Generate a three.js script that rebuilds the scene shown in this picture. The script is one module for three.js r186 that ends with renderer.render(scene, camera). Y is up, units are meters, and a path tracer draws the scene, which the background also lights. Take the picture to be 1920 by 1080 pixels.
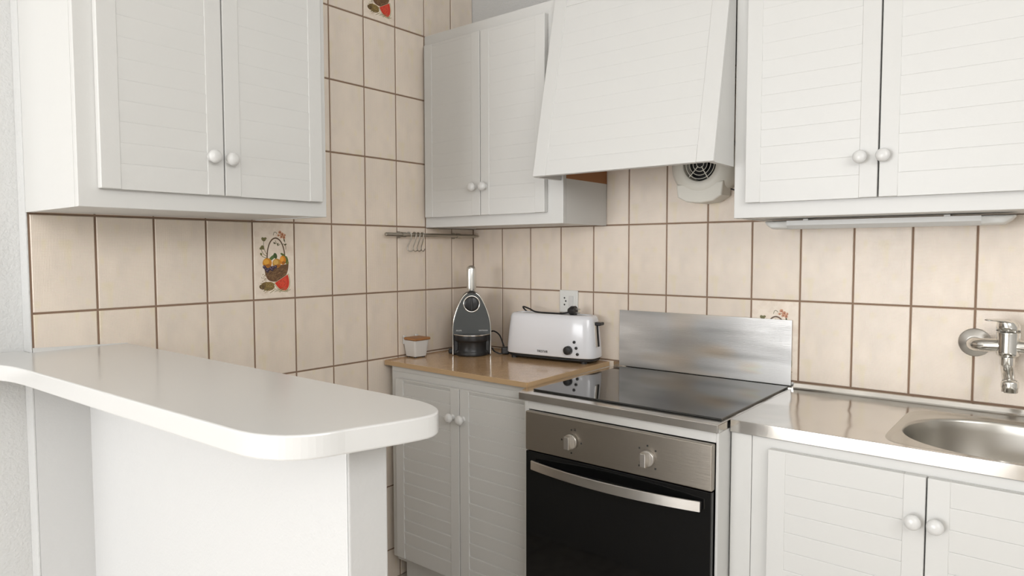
import * as THREE from 'three';
import { RoundedBoxGeometry } from 'three/addons/geometries/RoundedBoxGeometry.js';
import { mergeGeometries } from 'three/addons/utils/BufferGeometryUtils.js';
import { FontLoader } from 'three/addons/loaders/FontLoader.js';
import { TextGeometry } from 'three/addons/geometries/TextGeometry.js';
import { RectAreaLightUniformsLib } from 'three/addons/lights/RectAreaLightUniformsLib.js';

// ---------------------------------------------------------------- camera, sky, lights, exposure
// x runs right along the back wall, z towards the viewer along the left wall, y up; floor at FLOOR
const FLOOR = -1.12, CEIL = 1.38, ROOM_X = 3.3, ROOM_Z = 6.8, LEFT_X = -2.2, LEFT_Z = 2.45;
const scene = new THREE.Scene();
const camera = new THREE.PerspectiveCamera(45.91, 16 / 9, 0.05, 60);
camera.position.set(1.99587, 0.15473, 2.17535);
camera.rotation.order = 'YXZ';
camera.rotation.set(-0.0540119, 0.685526, -0.0011655);
camera.updateMatrixWorld();

scene.background = new THREE.Color(0.75, 0.86, 1.0);
scene.backgroundIntensity = 0.8;

const renderer = new THREE.WebGLRenderer({ antialias: true });
renderer.toneMapping = THREE.LinearToneMapping;
renderer.toneMappingExposure = 0.96;
renderer.shadowMap.enabled = true;
RectAreaLightUniformsLib.init();

// daylight through the sliding glass doors in the wall behind the camera
const DOOR = { x0: -1.0, x1: 1.7, y0: FLOOR + 0.02, y1: 1.05 };
const SIDE = { z0: 1.5, z1: 3.9, y0: 0.5, y1: 1.3 };
function daylight(w, h, color, intensity, pos, target) {
  const l = new THREE.RectAreaLight(color, intensity, w, h);
  l.position.set(...pos); l.lookAt(...target); scene.add(l);
}
daylight(DOOR.x1 - DOOR.x0 - 0.1, DOOR.y1 - DOOR.y0 - 0.1, new THREE.Color(0.975, 0.985, 1.0), 9.2,
  [(DOOR.x0 + DOOR.x1) / 2, (DOOR.y0 + DOOR.y1) / 2, ROOM_Z - 0.03], [(DOOR.x0 + DOOR.x1) / 2, (DOOR.y0 + DOOR.y1) / 2, 0]);
daylight(SIDE.z1 - SIDE.z0 - 0.1, SIDE.y1 - SIDE.y0 - 0.1, new THREE.Color(1.0, 0.985, 0.965), 7.4,
  [ROOM_X - 0.03, (SIDE.y0 + SIDE.y1) / 2, (SIDE.z0 + SIDE.z1) / 2], [0, (SIDE.y0 + SIDE.y1) / 2, (SIDE.z0 + SIDE.z1) / 2]);
// sun falling through the sliding door onto the floor behind the camera
const sun = new THREE.DirectionalLight(new THREE.Color(1.0, 0.96, 0.9), 8);
sun.position.set(1.6, 4.6, 11.2); sun.target.position.set(0.4, FLOOR, 5.3);
sun.castShadow = true; sun.shadow.mapSize.set(2048, 2048);
Object.assign(sun.shadow.camera, { left: -4, right: 4, top: 4, bottom: -4, near: 0.5, far: 20 });
scene.add(sun, sun.target);

// ---------------------------------------------------------------- helpers
let seed = 12345;
const rnd = () => { seed = (seed * 1664525 + 1013904223) >>> 0; return seed / 4294967296; };
const names = {};
function numbered(n) { const k = (names[n] = (names[n] ?? -1) + 1); return k ? `${n}_${String(k).padStart(3, '0')}` : n; }
function thing(name, label, category, pos = [0, 0, 0], turn = 0, group) {
  const o = new THREE.Group(); o.name = numbered(name); o.position.set(...pos); o.rotation.y = turn;
  o.userData = { label, category }; if (group) o.userData.group = group;
  scene.add(o); return o;
}
function structure(name) { const o = new THREE.Group(); o.name = name; o.userData = { kind: 'structure' }; scene.add(o); return o; }
function put(name, geo, mat, parent, pos, label) {
  const m = new THREE.Mesh(Array.isArray(geo) ? merge(geo) : geo, mat);
  m.name = name; m.castShadow = m.receiveShadow = true;
  if (pos) m.position.set(...pos);
  if (label) m.userData.label = label;
  parent.add(m); return m;
}
function sub(name, parent, pos = [0, 0, 0]) { const g = new THREE.Group(); g.name = name; g.position.set(...pos); parent.add(g); return g; }
function merge(list) {
  return mergeGeometries(list.map(g => { const n = g.index ? g.toNonIndexed() : g; for (const k of Object.keys(n.attributes)) if (!['position', 'normal', 'uv'].includes(k)) n.deleteAttribute(k); return n; }));
}
// uv in metres, projected along the dominant axis of each normal
function metreUV(g) {
  g = g.index ? g.toNonIndexed() : g;
  const p = g.attributes.position, n = g.attributes.normal, uv = new Float32Array(p.count * 2);
  for (let i = 0; i < p.count; i++) {
    const ax = Math.abs(n.getX(i)), ay = Math.abs(n.getY(i)), az = Math.abs(n.getZ(i));
    if (ay >= ax && ay >= az) { uv[2 * i] = p.getX(i); uv[2 * i + 1] = p.getZ(i); }
    else if (ax >= az) { uv[2 * i] = p.getZ(i); uv[2 * i + 1] = p.getY(i); }
    else { uv[2 * i] = p.getX(i); uv[2 * i + 1] = p.getY(i); }
  }
  g.setAttribute('uv', new THREE.BufferAttribute(uv, 2)); return g;
}
function box(x0, x1, y0, y1, z0, z1, r = 0) {
  const w = x1 - x0, h = y1 - y0, d = z1 - z0;
  const g = r > 0 ? new RoundedBoxGeometry(w, h, d, 2, Math.min(r, w / 2.01, h / 2.01, d / 2.01)) : new THREE.BoxGeometry(w, h, d);
  g.translate((x0 + x1) / 2, (y0 + y1) / 2, (z0 + z1) / 2); return metreUV(g);
}
function tube(pts, r, seg = 24, rad = 10, closed = false) {
  return new THREE.TubeGeometry(new THREE.CatmullRomCurve3(pts.map(p => new THREE.Vector3(...p)), closed, 'centripetal'), seg, r, rad, closed);
}
function lathe(profile, seg = 32) { return new THREE.LatheGeometry(profile.map(p => new THREE.Vector2(...p)), seg); }
function cyl(r, h, seg = 24, r2 = r) { return new THREE.CylinderGeometry(r2, r, h, seg); }
// rings of superellipses, each { y, rx, rz, n, cx, cz }, skinned and closed
function loft(rings, N = 64, capStart = true, capEnd = true) {
  const pos = [], idx = [];
  for (const R of rings) for (let i = 0; i < N; i++) {
    const t = i / N * Math.PI * 2, c = Math.cos(t), s = Math.sin(t), e = 2 / (R.n ?? 2);
    pos.push((R.cx ?? 0) + R.rx * Math.sign(c) * Math.abs(c) ** e, R.y, (R.cz ?? 0) + R.rz * Math.sign(s) * Math.abs(s) ** e);
  }
  for (let k = 0; k < rings.length - 1; k++) for (let i = 0; i < N; i++) {
    const a = k * N + i, b = k * N + (i + 1) % N, c = a + N, d = b + N;
    idx.push(a, c, b, b, c, d);
  }
  const cap = (k, up) => { const R = rings[k], c = pos.length / 3; pos.push(R.cx ?? 0, R.y, R.cz ?? 0); for (let i = 0; i < N; i++) { const a = k * N + i, b = k * N + (i + 1) % N; up ? idx.push(a, c, b) : idx.push(a, b, c); } };
  if (capStart) cap(0, false);
  if (capEnd) cap(rings.length - 1, true);
  const g = new THREE.BufferGeometry();
  g.setAttribute('position', new THREE.Float32BufferAttribute(pos, 3));
  g.setIndex(idx); g.computeVertexNormals();
  g.setAttribute('uv', new THREE.Float32BufferAttribute(new Float32Array(pos.length / 3 * 2), 2));
  return g;
}
function prism(pts, depth, bevel = 0, seg = 3, curve = 12) {           // outline in x,y pushed along +z
  const s = pts instanceof THREE.Shape ? pts : new THREE.Shape(pts.map(p => new THREE.Vector2(...p)));
  return new THREE.ExtrudeGeometry(s, { depth: depth - 2 * bevel, bevelEnabled: bevel > 0, bevelThickness: bevel, bevelSize: bevel, bevelOffset: -bevel, bevelSegments: seg, curveSegments: curve }).translate(0, 0, bevel);
}
// value noise that wraps, for computed textures
function noiseGrid(n) { const a = new Float32Array(n * n); for (let i = 0; i < a.length; i++) a[i] = rnd(); return (u, v) => { u *= n; v *= n; const x = Math.floor(u), y = Math.floor(v), fx = u - x, fy = v - y, sx = fx * fx * (3 - 2 * fx), sy = fy * fy * (3 - 2 * fy), g = (i, j) => a[((j % n + n) % n) * n + (i % n + n) % n]; return (g(x, y) * (1 - sx) + g(x + 1, y) * sx) * (1 - sy) + (g(x, y + 1) * (1 - sx) + g(x + 1, y + 1) * sx) * sy; }; }
function texture(w, h, f, { srgb = false, repeat = [1, 1] } = {}) {
  const d = new Uint8Array(w * h * 4);
  for (let y = 0; y < h; y++) for (let x = 0; x < w; x++) {
    const c = f(x / w, y / h, x, y), i = (y * w + x) * 4, q = v => Math.max(0, Math.min(255, Math.round(v * 255)));
    if (typeof c === 'number') d[i] = d[i + 1] = d[i + 2] = q(c); else { d[i] = q(c[0]); d[i + 1] = q(c[1]); d[i + 2] = q(c[2]); }
    d[i + 3] = 255;
  }
  const t = new THREE.DataTexture(d, w, h);
  t.wrapS = t.wrapT = THREE.RepeatWrapping; t.magFilter = THREE.LinearFilter; t.minFilter = THREE.LinearMipmapLinearFilter; t.generateMipmaps = true;
  if (srgb) t.colorSpace = THREE.SRGBColorSpace;
  t.repeat.set(...repeat); t.needsUpdate = true; return t;
}

// ---------------------------------------------------------------- materials
const n8 = noiseGrid(8), n16 = noiseGrid(16), n32 = noiseGrid(32), n64 = noiseGrid(64), n128 = noiseGrid(128), n5 = noiseGrid(5);
const std = (o) => new THREE.MeshStandardMaterial(o), phy = (o) => new THREE.MeshPhysicalMaterial(o);
const stuccoBump = texture(512, 512, (u, v) => 0.35 * n32(u, v) + 0.35 * n64(u, v) + 0.3 * n128(u, v), { repeat: [3, 3] });
const paintBump = texture(256, 256, (u, v) => 0.5 * n16(u, v) + 0.5 * n128(u, v), { repeat: [3, 3] });
const M = {};
M.plaster = std({ color: new THREE.Color(0.69, 0.69, 0.68), roughness: 0.75, bumpMap: stuccoBump, bumpScale: 0.0018 });
M.gloss_wall = std({ color: new THREE.Color(0.69, 0.69, 0.685), roughness: 0.42, bumpMap: stuccoBump, bumpScale: 0.0006 });
M.ceiling = std({ color: new THREE.Color(0.82, 0.82, 0.80), roughness: 0.9 });
M.white = std({ color: new THREE.Color(0.675, 0.67, 0.65), roughness: 0.38, bumpMap: paintBump, bumpScale: 0.00015 });
M.white_gloss = phy({ color: new THREE.Color(0.71, 0.705, 0.69), roughness: 0.3, clearcoat: 0.3, clearcoatRoughness: 0.2 });
M.counter_white = phy({ color: new THREE.Color(0.70, 0.695, 0.68), roughness: 0.28, clearcoat: 0.4, clearcoatRoughness: 0.15 });
M.grout = std({ color: new THREE.Color(0.29, 0.195, 0.135), roughness: 0.95 });
const weave = texture(256, 432, (u, v, x, y) => 0.5 + 0.22 * Math.sin(u * 2 * Math.PI * 44 + 2 * n8(u, v)) * (0.5 + n16(u, v)) + 0.2 * Math.sin(v * 2 * Math.PI * 74 + 2 * n8(v, u)) * (0.5 + n16(v, u)) + 0.15 * (n64(u, v) - 0.5));
const tileTint = [[0.935, 0.84, 0.74], [0.945, 0.85, 0.75], [0.925, 0.825, 0.72]];
const tileMap = texture(256, 432, (u, v) => {
  const m = (n5(u, v) - 0.5) * 0.03 + (n8(v, u) - 0.5) * 0.02, y = Math.max(0, n8(u + 0.3, v) - 0.75) * 0.16;
  return [0.955 + m, 0.945 + m * 0.95, 0.935 + m * 0.8 - y];
}, { srgb: true });
M.tile = tileTint.map(c => phy({ color: new THREE.Color(...c), map: tileMap, bumpMap: weave, bumpScale: 0.0005, roughness: 0.38, clearcoat: 0.25, clearcoatRoughness: 0.25 }));
M.brown_top = phy({ color: new THREE.Color(1, 0.98, 0.95), map: texture(256, 256, (u, v) => { const k = 0.9 + 0.12 * n64(u, v) + 0.06 * n8(u, v) - 0.05; return [0.86 * k, 0.71 * k, 0.535 * k]; }, { srgb: true, repeat: [5, 5] }), roughness: 0.2, clearcoat: 0.5, clearcoatRoughness: 0.08 });
M.brown_edge = std({ color: new THREE.Color(0.55, 0.375, 0.21), roughness: 0.45 });
const wavy = texture(256, 256, (u, v) => 0.6 * n5(u, v) + 0.4 * n8(u, v), { repeat: [2.2, 2.2] });
M.steel = std({ color: new THREE.Color(0.66, 0.64, 0.61), metalness: 1, roughness: 0.16, bumpMap: wavy, bumpScale: 0.004 });
M.steel_bowl = std({ color: new THREE.Color(0.56, 0.54, 0.50), metalness: 1, roughness: 0.3 });
const blotch = texture(256, 128, (u, v) => { const s = n5(u, v * 1.0) * 0.5 + 0.5 * n16(u * 0.5, v); return [s, 0.45 + 0.4 * s, s]; }, { repeat: [1.2, 3.2] });
const brush = texture(256, 256, (u, v) => 0.75 * n128(u * 0.06, v) + 0.25 * n64(u * 0.1, v), { repeat: [4, 4] });
const stain = texture(512, 256, (u, v) => {
  const e = Math.min(1, Math.hypot((u - 0.55) / 0.5, (v - 0.55) / 0.6)), a = n5(u * 0.8 + 0.1, v) * 0.45 + n8(u * 0.5, v) * 0.35 + n16(u * 0.3, v) * 0.2, k = 0.50 + 0.46 * a + 0.22 * e, w = Math.max(0, n5(u + 0.4, v + 0.2) - 0.5) * 0.55;
  return [k, k * (1 - w * 0.25), k * (1 - w * 0.55)];
}, { srgb: true });
M.splash = std({ color: new THREE.Color(0.74, 0.735, 0.725), map: stain, metalness: 0.9, roughness: 0.42, bumpMap: brush, bumpScale: 0.0002 });
M.brushed = std({ color: new THREE.Color(0.40, 0.365, 0.32), metalness: 1, roughness: 0.36, bumpMap: brush, bumpScale: 0.0001 });
M.chrome = std({ color: new THREE.Color(0.78, 0.77, 0.74), metalness: 1, roughness: 0.14 });
M.satin = std({ color: new THREE.Color(0.64, 0.62, 0.59), metalness: 1, roughness: 0.3 });
M.rail_steel = std({ color: new THREE.Color(0.40, 0.375, 0.33), metalness: 1, roughness: 0.3 });
M.lever_chrome = std({ color: new THREE.Color(0.72, 0.71, 0.68), metalness: 1, roughness: 0.24 });
M.ceramic_glass = phy({ color: new THREE.Color(0.012, 0.012, 0.012), roughness: 0.035, ior: 1.62 });
M.black_glass = phy({ color: new THREE.Color(0.006, 0.006, 0.006), roughness: 0.06, ior: 1.4 });
M.black = std({ color: new THREE.Color(0.018, 0.018, 0.019), roughness: 0.35 });
M.black_matte = std({ color: new THREE.Color(0.02, 0.02, 0.02), roughness: 0.7 });
M.graphite = std({ color: new THREE.Color(0.075, 0.08, 0.08), roughness: 0.32, metalness: 0.35 });
M.appliance_white = phy({ color: new THREE.Color(0.83, 0.84, 0.88), roughness: 0.22, clearcoat: 0.6, clearcoatRoughness: 0.1 });
M.ivory = std({ color: new THREE.Color(0.76, 0.735, 0.66), roughness: 0.45 });
M.plastic = std({ color: new THREE.Color(0.80, 0.80, 0.77), roughness: 0.4 });
M.grey_print = std({ color: new THREE.Color(0.55, 0.55, 0.55), roughness: 0.5 });
M.dark_print = std({ color: new THREE.Color(0.03, 0.03, 0.03), roughness: 0.6 });
const grain = texture(256, 256, (u, v) => { const s = 0.5 + 0.5 * Math.sin(2 * Math.PI * (v * 14 + 1.5 * n8(u * 0.25, v))); const k = 0.82 + 0.2 * s * n64(u * 0.1, v); return [0.74 * k, 0.52 * k, 0.32 * k]; }, { srgb: true, repeat: [8, 8] });
M.wood = std({ map: grain, roughness: 0.5 });
M.bare_wood = std({ color: new THREE.Color(0.36, 0.155, 0.06), roughness: 0.6 });
M.floor = std({ color: 0xffffff, map: texture(128, 128, (u, v) => { const k = 0.88 + 0.16 * n16(u, v) + 0.08 * n64(u, v); return [0.80 * k, 0.765 * k, 0.72 * k]; }, { srgb: true, repeat: [2, 2] }), roughness: 0.4 });
M.glass = phy({ color: 0xffffff, transmission: 1, thickness: 0, roughness: 0, ior: 1.45 });
M.aluminium = std({ color: new THREE.Color(0.8, 0.8, 0.8), roughness: 0.4, metalness: 0.2 });
M.diffuser = std({ color: new THREE.Color(0.74, 0.74, 0.72), roughness: 0.35 });

// printed fruit basket of the decorated tiles
function basketTexture() {
  const W = 480, H = 800, c = document.createElement('canvas'); c.width = W; c.height = H;
  const x = c.getContext('2d');
  x.fillStyle = '#f5eadd'; x.fillRect(0, 0, W, H);
  for (let i = 0; i < 260; i++) { x.fillStyle = rnd() < 0.5 ? 'rgba(250,240,228,0.25)' : 'rgba(228,212,192,0.18)'; x.beginPath(); x.arc(rnd() * W, rnd() * H, 12 + rnd() * 40, 0, 7); x.fill(); }
  const blob = (cx, cy, rx, ry, col, rot = 0) => { x.save(); x.translate(cx, cy); x.rotate(rot); x.scale(rx, ry); x.fillStyle = col; x.beginPath(); x.arc(0, 0, 1, 0, 7); x.fill(); x.restore(); };
  const stroke = (pts, col, w) => { x.strokeStyle = col; x.lineWidth = w; x.lineCap = 'round'; x.beginPath(); x.moveTo(pts[0], pts[1]); x.quadraticCurveTo(pts[2], pts[3], pts[4], pts[5]); x.stroke(); };
  x.save(); x.translate(W * 0.045, H * 0.035); x.scale(0.87, 0.93);
  // sprigs
  for (const p of [[150, 330, 90, 260, 110, 170], [150, 350, 60, 320, 80, 240], [150, 370, 70, 360, 70, 320], [240, 110, 250, 50, 290, 90], [320, 110, 380, 90, 400, 190], [370, 210, 420, 210, 410, 270]]) stroke(p, '#5d5a30', 6);
  for (const [a, b, r] of [[110, 160, 26], [90, 150, 16], [132, 148, 16], [84, 248, 24], [66, 262, 16], [100, 262, 15], [70, 325, 16]]) blob(a, b, r, r * 0.8, '#6f6a3a', a);
  for (const [a, b, r] of [[330, 75, 22], [360, 100, 26], [385, 130, 24], [350, 125, 20], [310, 110, 16], [400, 105, 14]]) { blob(a, b, r, r * 0.8, '#cf9a78', b); blob(a + 4, b + 3, r * 0.5, r * 0.4, '#a55f40', a); }
  for (const [a, b] of [[390, 165], [405, 215], [300, 215], [255, 200]]) blob(a, b, 18, 9, '#55502c', a * 0.1);
  stroke([265, 170, 300, 250, 330, 210], '#6f6a45', 6);
  // basket handle
  x.strokeStyle = '#4a3420'; x.lineWidth = 15; x.beginPath(); x.moveTo(150, 400); x.bezierCurveTo(140, 60, 390, 60, 395, 380); x.stroke();
  x.strokeStyle = '#7d5d3a'; x.lineWidth = 5; x.setLineDash([9, 9]); x.beginPath(); x.moveTo(150, 400); x.bezierCurveTo(140, 60, 390, 60, 395, 380); x.stroke(); x.setLineDash([]);
  // leaves behind the fruit
  blob(220, 365, 62, 20, '#54713a', -0.6); blob(262, 345, 34, 24, '#3c5428', 1.2); blob(420, 400, 22, 52, '#5d6a30', -0.2); blob(370, 335, 40, 14, '#5a6a2e', 0.5); blob(430, 440, 16, 34, '#7a7a38', 0.3);
  // basket
  x.fillStyle = '#6a4a2e'; x.beginPath(); x.moveTo(110, 470); x.bezierCurveTo(120, 600, 150, 640, 250, 640); x.bezierCurveTo(380, 640, 440, 560, 445, 440); x.closePath(); x.fill();
  for (let i = 0; i < 300; i++) { const u = rnd(), v = rnd(); const px = 125 + u * 300, py = 500 + v * 130; if (Math.hypot((px - 270) / 165, (py - 470) / 165) < 1) { x.strokeStyle = ['#8b6a45', '#4a321e', '#a07e56'][i % 3]; x.lineWidth = 3; x.beginPath(); x.moveTo(px, py); x.lineTo(px + 14, py - 12); x.stroke(); } }
  // fruit
  for (const [a, b, rx, ry, c1, c2] of [[150, 425, 62, 55, '#d08a1e', '#e6aa3c'], [280, 430, 58, 54, '#c48f33', '#dfb45c'], [365, 395, 44, 52, '#d9861a', '#efa838']]) { blob(a, b, rx, ry, c1); blob(a - 12, b - 12, rx * 0.6, ry * 0.55, c2); blob(a + 14, b + 30, rx * 0.6, ry * 0.3, '#a8661c'); }
  for (const [a, b] of [[130, 490], [165, 500], [195, 488], [230, 480], [110, 470], [215, 500], [150, 515], [262, 470]]) { blob(a, b, 22, 20, '#3c2c40'); blob(a - 5, b - 6, 7, 6, '#8f86a0'); }
  // melon and slice
  blob(150, 690, 92, 50, '#7b6335', 0.1); blob(180, 672, 60, 32, '#957d45', 0.1); blob(70, 695, 34, 26, '#5f4a28', 0.3);
  for (let i = 0; i < 120; i++) { blob(55 + rnd() * 190, 650 + rnd() * 80, 2 + rnd() * 4, 2 + rnd() * 3, rnd() < 0.5 ? '#5a4524' : '#a08a50', rnd() * 3); }
  const slice = (s, col) => { x.save(); x.translate(352, 640); x.rotate(-0.45); x.scale(0.95, 1.12); x.scale(s, s); x.fillStyle = col; x.beginPath(); x.moveTo(-112, -30); x.lineTo(118, -34); x.bezierCurveTo(110, 70, 50, 110, 0, 108); x.bezierCurveTo(-60, 100, -100, 50, -112, -30); x.fill(); x.restore(); };
  slice(1.06, '#6e7a3a'); slice(1.02, '#eadfc4'); slice(0.93, '#d8361f'); slice(0.6, '#e04a30');
  for (let i = 0; i < 10; i++) blob(310 + rnd() * 100, 630 + rnd() * 60, 3, 5, '#7a1a10', rnd());
  // straw below
  for (let i = 0; i < 34; i++) { const a = 90 + rnd() * 330, b = 735 + rnd() * 35; stroke([a, b, a + 30, b - 20, a + 55, b - 28], ['#8a7a4a', '#6c6a3c', '#b09a70'][i % 3], 3); }
  for (let i = 0; i < 26; i++) blob(70 + rnd() * 70, 550 + rnd() * 90, 5, 4, '#8a7450', rnd());
  x.restore();
  const t = new THREE.CanvasTexture(c); t.colorSpace = THREE.SRGBColorSpace; return t;
}
M.decor = phy({ map: basketTexture(), color: new THREE.Color(0.98, 0.96, 0.93), roughness: 0.38, clearcoat: 0.25, clearcoatRoughness: 0.25 });

// ---------------------------------------------------------------- room shell
const TW = 0.1495, TH = 0.25, JOINT = 0.0055, TT = 0.007;
const tileGeos = {};
function tileGeo(w, h, v) {                                             // bevelled tile in x,y, face at z = 0, centred
  const key = `${w.toFixed(4)},${h.toFixed(4)},${v}`;
  if (tileGeos[key]) return tileGeos[key];
  const b = 0.0016, W = w / 2, H = h / 2, g = new THREE.BufferGeometry(), P = [], U = [];
  const o = [[-W, -H], [W, -H], [W, H], [-W, H]], i = [[-W + b, -H + b], [W - b, -H + b], [W - b, H - b], [-W + b, H - b]];
  const off = [[0, 0], [0.37, 0.21], [0.64, 0.55], [0.18, 0.77]][v % 4];
  const uv = (x, y) => v < 0 ? [(x + W) / w, (y + H) / h] : [(x + W) / TW + off[0], (y + H) / TH + off[1]];
  const quad = (...q) => { for (const k of [0, 1, 2, 0, 2, 3]) { P.push(...q[k]); U.push(...uv(q[k][0], q[k][1])); } };
  quad(...i.map(p => [...p, 0]));
  for (let k = 0; k < 4; k++) { const a = k, c = (k + 1) % 4; quad([...o[a], -b], [...o[c], -b], [...i[c], 0], [...i[a], 0]); quad([...o[a], -TT], [...o[c], -TT], [...o[c], -b], [...o[a], -b]); }
  g.setAttribute('position', new THREE.Float32BufferAttribute(P, 3)); g.setAttribute('uv', new THREE.Float32BufferAttribute(U, 2)); g.computeVertexNormals();
  return tileGeos[key] = g;
}
const joint = TT * 0.6;
// tiled lining of the left wall (a 5.5 cm lining that ends at z = LEND) and the painted wall beyond
const LEND = 1.627;
const wallLeft = structure('wall_left');
put('grout_bed', box(-0.054, -0.0035, FLOOR, CEIL, -0.0035, LEND), M.grout, wallLeft);
put('plaster_below_bar', box(-0.054, 0.0004, FLOOR, -0.1335, 1.46, LEND), M.gloss_wall, wallLeft);
put('plaster_end', box(-0.055, -0.0005, FLOOR, CEIL, LEND, LEND + 0.004, 0.0015), M.plaster, wallLeft);
put('plaster', box(-0.25, -0.055, FLOOR, CEIL, -0.2, LEFT_Z), M.plaster, wallLeft);
{
  const edges = [-0.002, 0.1305]; while (edges.at(-1) < 1.62) edges.push(0.1305 + TW * (edges.length - 1));
  edges[edges.length - 1] = LEND - 0.002;
  for (let c = 0; c < edges.length - 1; c++) for (let r = -5; r <= 5; r++) {
    const y1 = Math.min((r + 1) * TH, CEIL), y0 = Math.max(r * TH, edges[c + 1] > 1.43 ? -0.131 : FLOOR), w = edges[c + 1] - edges[c] - JOINT, h = y1 - y0 - JOINT;
    if (h < 0.03) continue;
    const decor = (c === 6 && r === 0) || (c === 3 && r === 4);
    const t = put('tile', tileGeo(w, h, decor ? -1 : Math.floor(rnd() * 4)), decor ? M.decor : M.tile[Math.floor(rnd() * 3)], wallLeft, [(rnd() - 0.5) * 0.0008, (y0 + y1) / 2, (edges[c] + edges[c + 1]) / 2], decor ? 'tile printed with a fruit basket and a watermelon slice' : undefined);
    t.rotation.y = Math.PI / 2;
  }
}
// back wall: tiles up to the tops of the cabinets, plaster above
const TOPB = 1.0;
const wallBack = structure('wall_back');
put('grout_bed', box(-0.055, ROOM_X, FLOOR, TOPB, -0.05, -0.0035), M.grout, wallBack);
put('plaster', [box(-0.25, ROOM_X + 0.2, FLOOR, TOPB, -0.2, -0.05), box(-0.25, ROOM_X + 0.2, TOPB, CEIL, -0.2, -0.001)], M.plaster, wallBack);
{
  const X0 = 0.1637, edges = [0.0]; for (let k = 0; X0 + k * TW < 2.75; k++) edges.push(X0 + k * TW);
  for (let c = 0; c < edges.length - 1; c++) for (let r = -5; r <= 3; r++) {
    const y0 = Math.max(r * TH, FLOOR), y1 = (r + 1) * TH, w = edges[c + 1] - edges[c] - JOINT * 0.9, h = y1 - y0 - JOINT * 0.9;
    const decor = c === 8 && r === -1;
    put('tile', tileGeo(w, h, decor ? -1 : Math.floor(rnd() * 4)), decor ? M.decor : M.tile[Math.floor(rnd() * 3)], wallBack, [(edges[c] + edges[c + 1]) / 2, (y0 + y1) / 2, (rnd() - 0.5) * 0.0008], decor ? 'tile printed with a fruit basket' : undefined);
  }
  put('plaster_beyond', box(edges.at(-1), ROOM_X, FLOOR, TOPB, -0.01, -0.0005), M.plaster, wallBack);
}
const floor = structure('floor');
put('grout_bed', [box(-0.25, ROOM_X + 0.2, FLOOR - 0.2, FLOOR - 0.003, -0.2, ROOM_Z + 0.2), box(LEFT_X - 0.2, -0.25, FLOOR - 0.2, FLOOR - 0.003, LEFT_Z - 0.2, ROOM_Z + 0.2)], M.grout, floor);
{ const fg = box(-0.1645, 0.1645, -0.012, 0, -0.1645, 0.1645, 0.002);
  for (let i = -6; i < 10; i++) for (let j = 0; j < 20; j++) { const x = 0.125 + i * 0.333, z = 0.165 + j * 0.333; if (x > 0.1 || z > LEFT_Z + 0.1) put('tile', fg, M.floor, floor, [x, FLOOR, z]); } }
const ceiling = structure('ceiling');
put('slab', box(LEFT_X - 0.2, ROOM_X + 0.2, CEIL, CEIL + 0.2, -0.2, ROOM_Z + 0.2), M.ceiling, ceiling);
function holed(x0, x1, y0, y1, a0, a1, b0, b1, depth) {                  // wall in x,y with one rectangular opening
  const s = new THREE.Shape([[x0, y0], [x1, y0], [x1, y1], [x0, y1]].map(p => new THREE.Vector2(...p)));
  s.holes.push(new THREE.Path([[a0, b0], [a0, b1], [a1, b1], [a1, b0]].map(p => new THREE.Vector2(...p))));
  return metreUV(new THREE.ExtrudeGeometry(s, { depth, bevelEnabled: false }));
}
const wallFront = structure('wall_front');
put('plaster', holed(LEFT_X - 0.2, ROOM_X + 0.2, FLOOR, CEIL, DOOR.x0, DOOR.x1, DOOR.y0, DOOR.y1, 0.2).translate(0, 0, ROOM_Z), M.plaster, wallFront);
const wallRight = structure('wall_right');
put('plaster', holed(-(ROOM_Z + 0.2), 0.2, FLOOR, CEIL, -SIDE.z1, -SIDE.z0, SIDE.y0, SIDE.y1, 0.2).rotateY(Math.PI / 2).translate(ROOM_X, 0, 0), M.plaster, wallRight);
const wallFarLeft = structure('wall_far_left');
put('plaster', [box(LEFT_X - 0.2, LEFT_X, FLOOR, CEIL, LEFT_Z - 0.2, ROOM_Z + 0.2), box(LEFT_X, -0.25, FLOOR, CEIL, LEFT_Z - 0.2, LEFT_Z)], M.plaster, wallFarLeft);
function glazing(name, w, h, pos, turn, leaves) {
  const g = structure(name); g.position.set(...pos); g.rotation.y = turn;
  const f = 0.05, L = w / leaves;
  for (let k = 0; k < leaves; k++) {
    const a = -w / 2 + k * L, b = a + L;
    put('sash', [box(a, a + f, 0, h, 0, 0.05), box(b - f, b, 0, h, 0, 0.05), box(a + f, b - f, 0, f, 0, 0.05), box(a + f, b - f, h - f, h, 0, 0.05)], M.aluminium, g);
    put('pane', box(a + f, b - f, f, h - f, 0.022, 0.028), M.glass, g);
  }
  return g;
}
glazing('door_1', DOOR.x1 - DOOR.x0, DOOR.y1 - DOOR.y0, [(DOOR.x0 + DOOR.x1) / 2, DOOR.y0, ROOM_Z + 0.06], 0, 3);

glazing('window_1', SIDE.z1 - SIDE.z0, SIDE.y1 - SIDE.y0, [ROOM_X + 0.06, SIDE.y0, (SIDE.z0 + SIDE.z1) / 2], Math.PI / 2, 2);
// low wall that carries the breakfast bar
const lowWall = structure('wall_partition');
put('plaster', box(-0.02, 1.1, FLOOR, -0.1335, 1.418, 1.503, 0.006), M.gloss_wall, lowWall);

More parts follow.
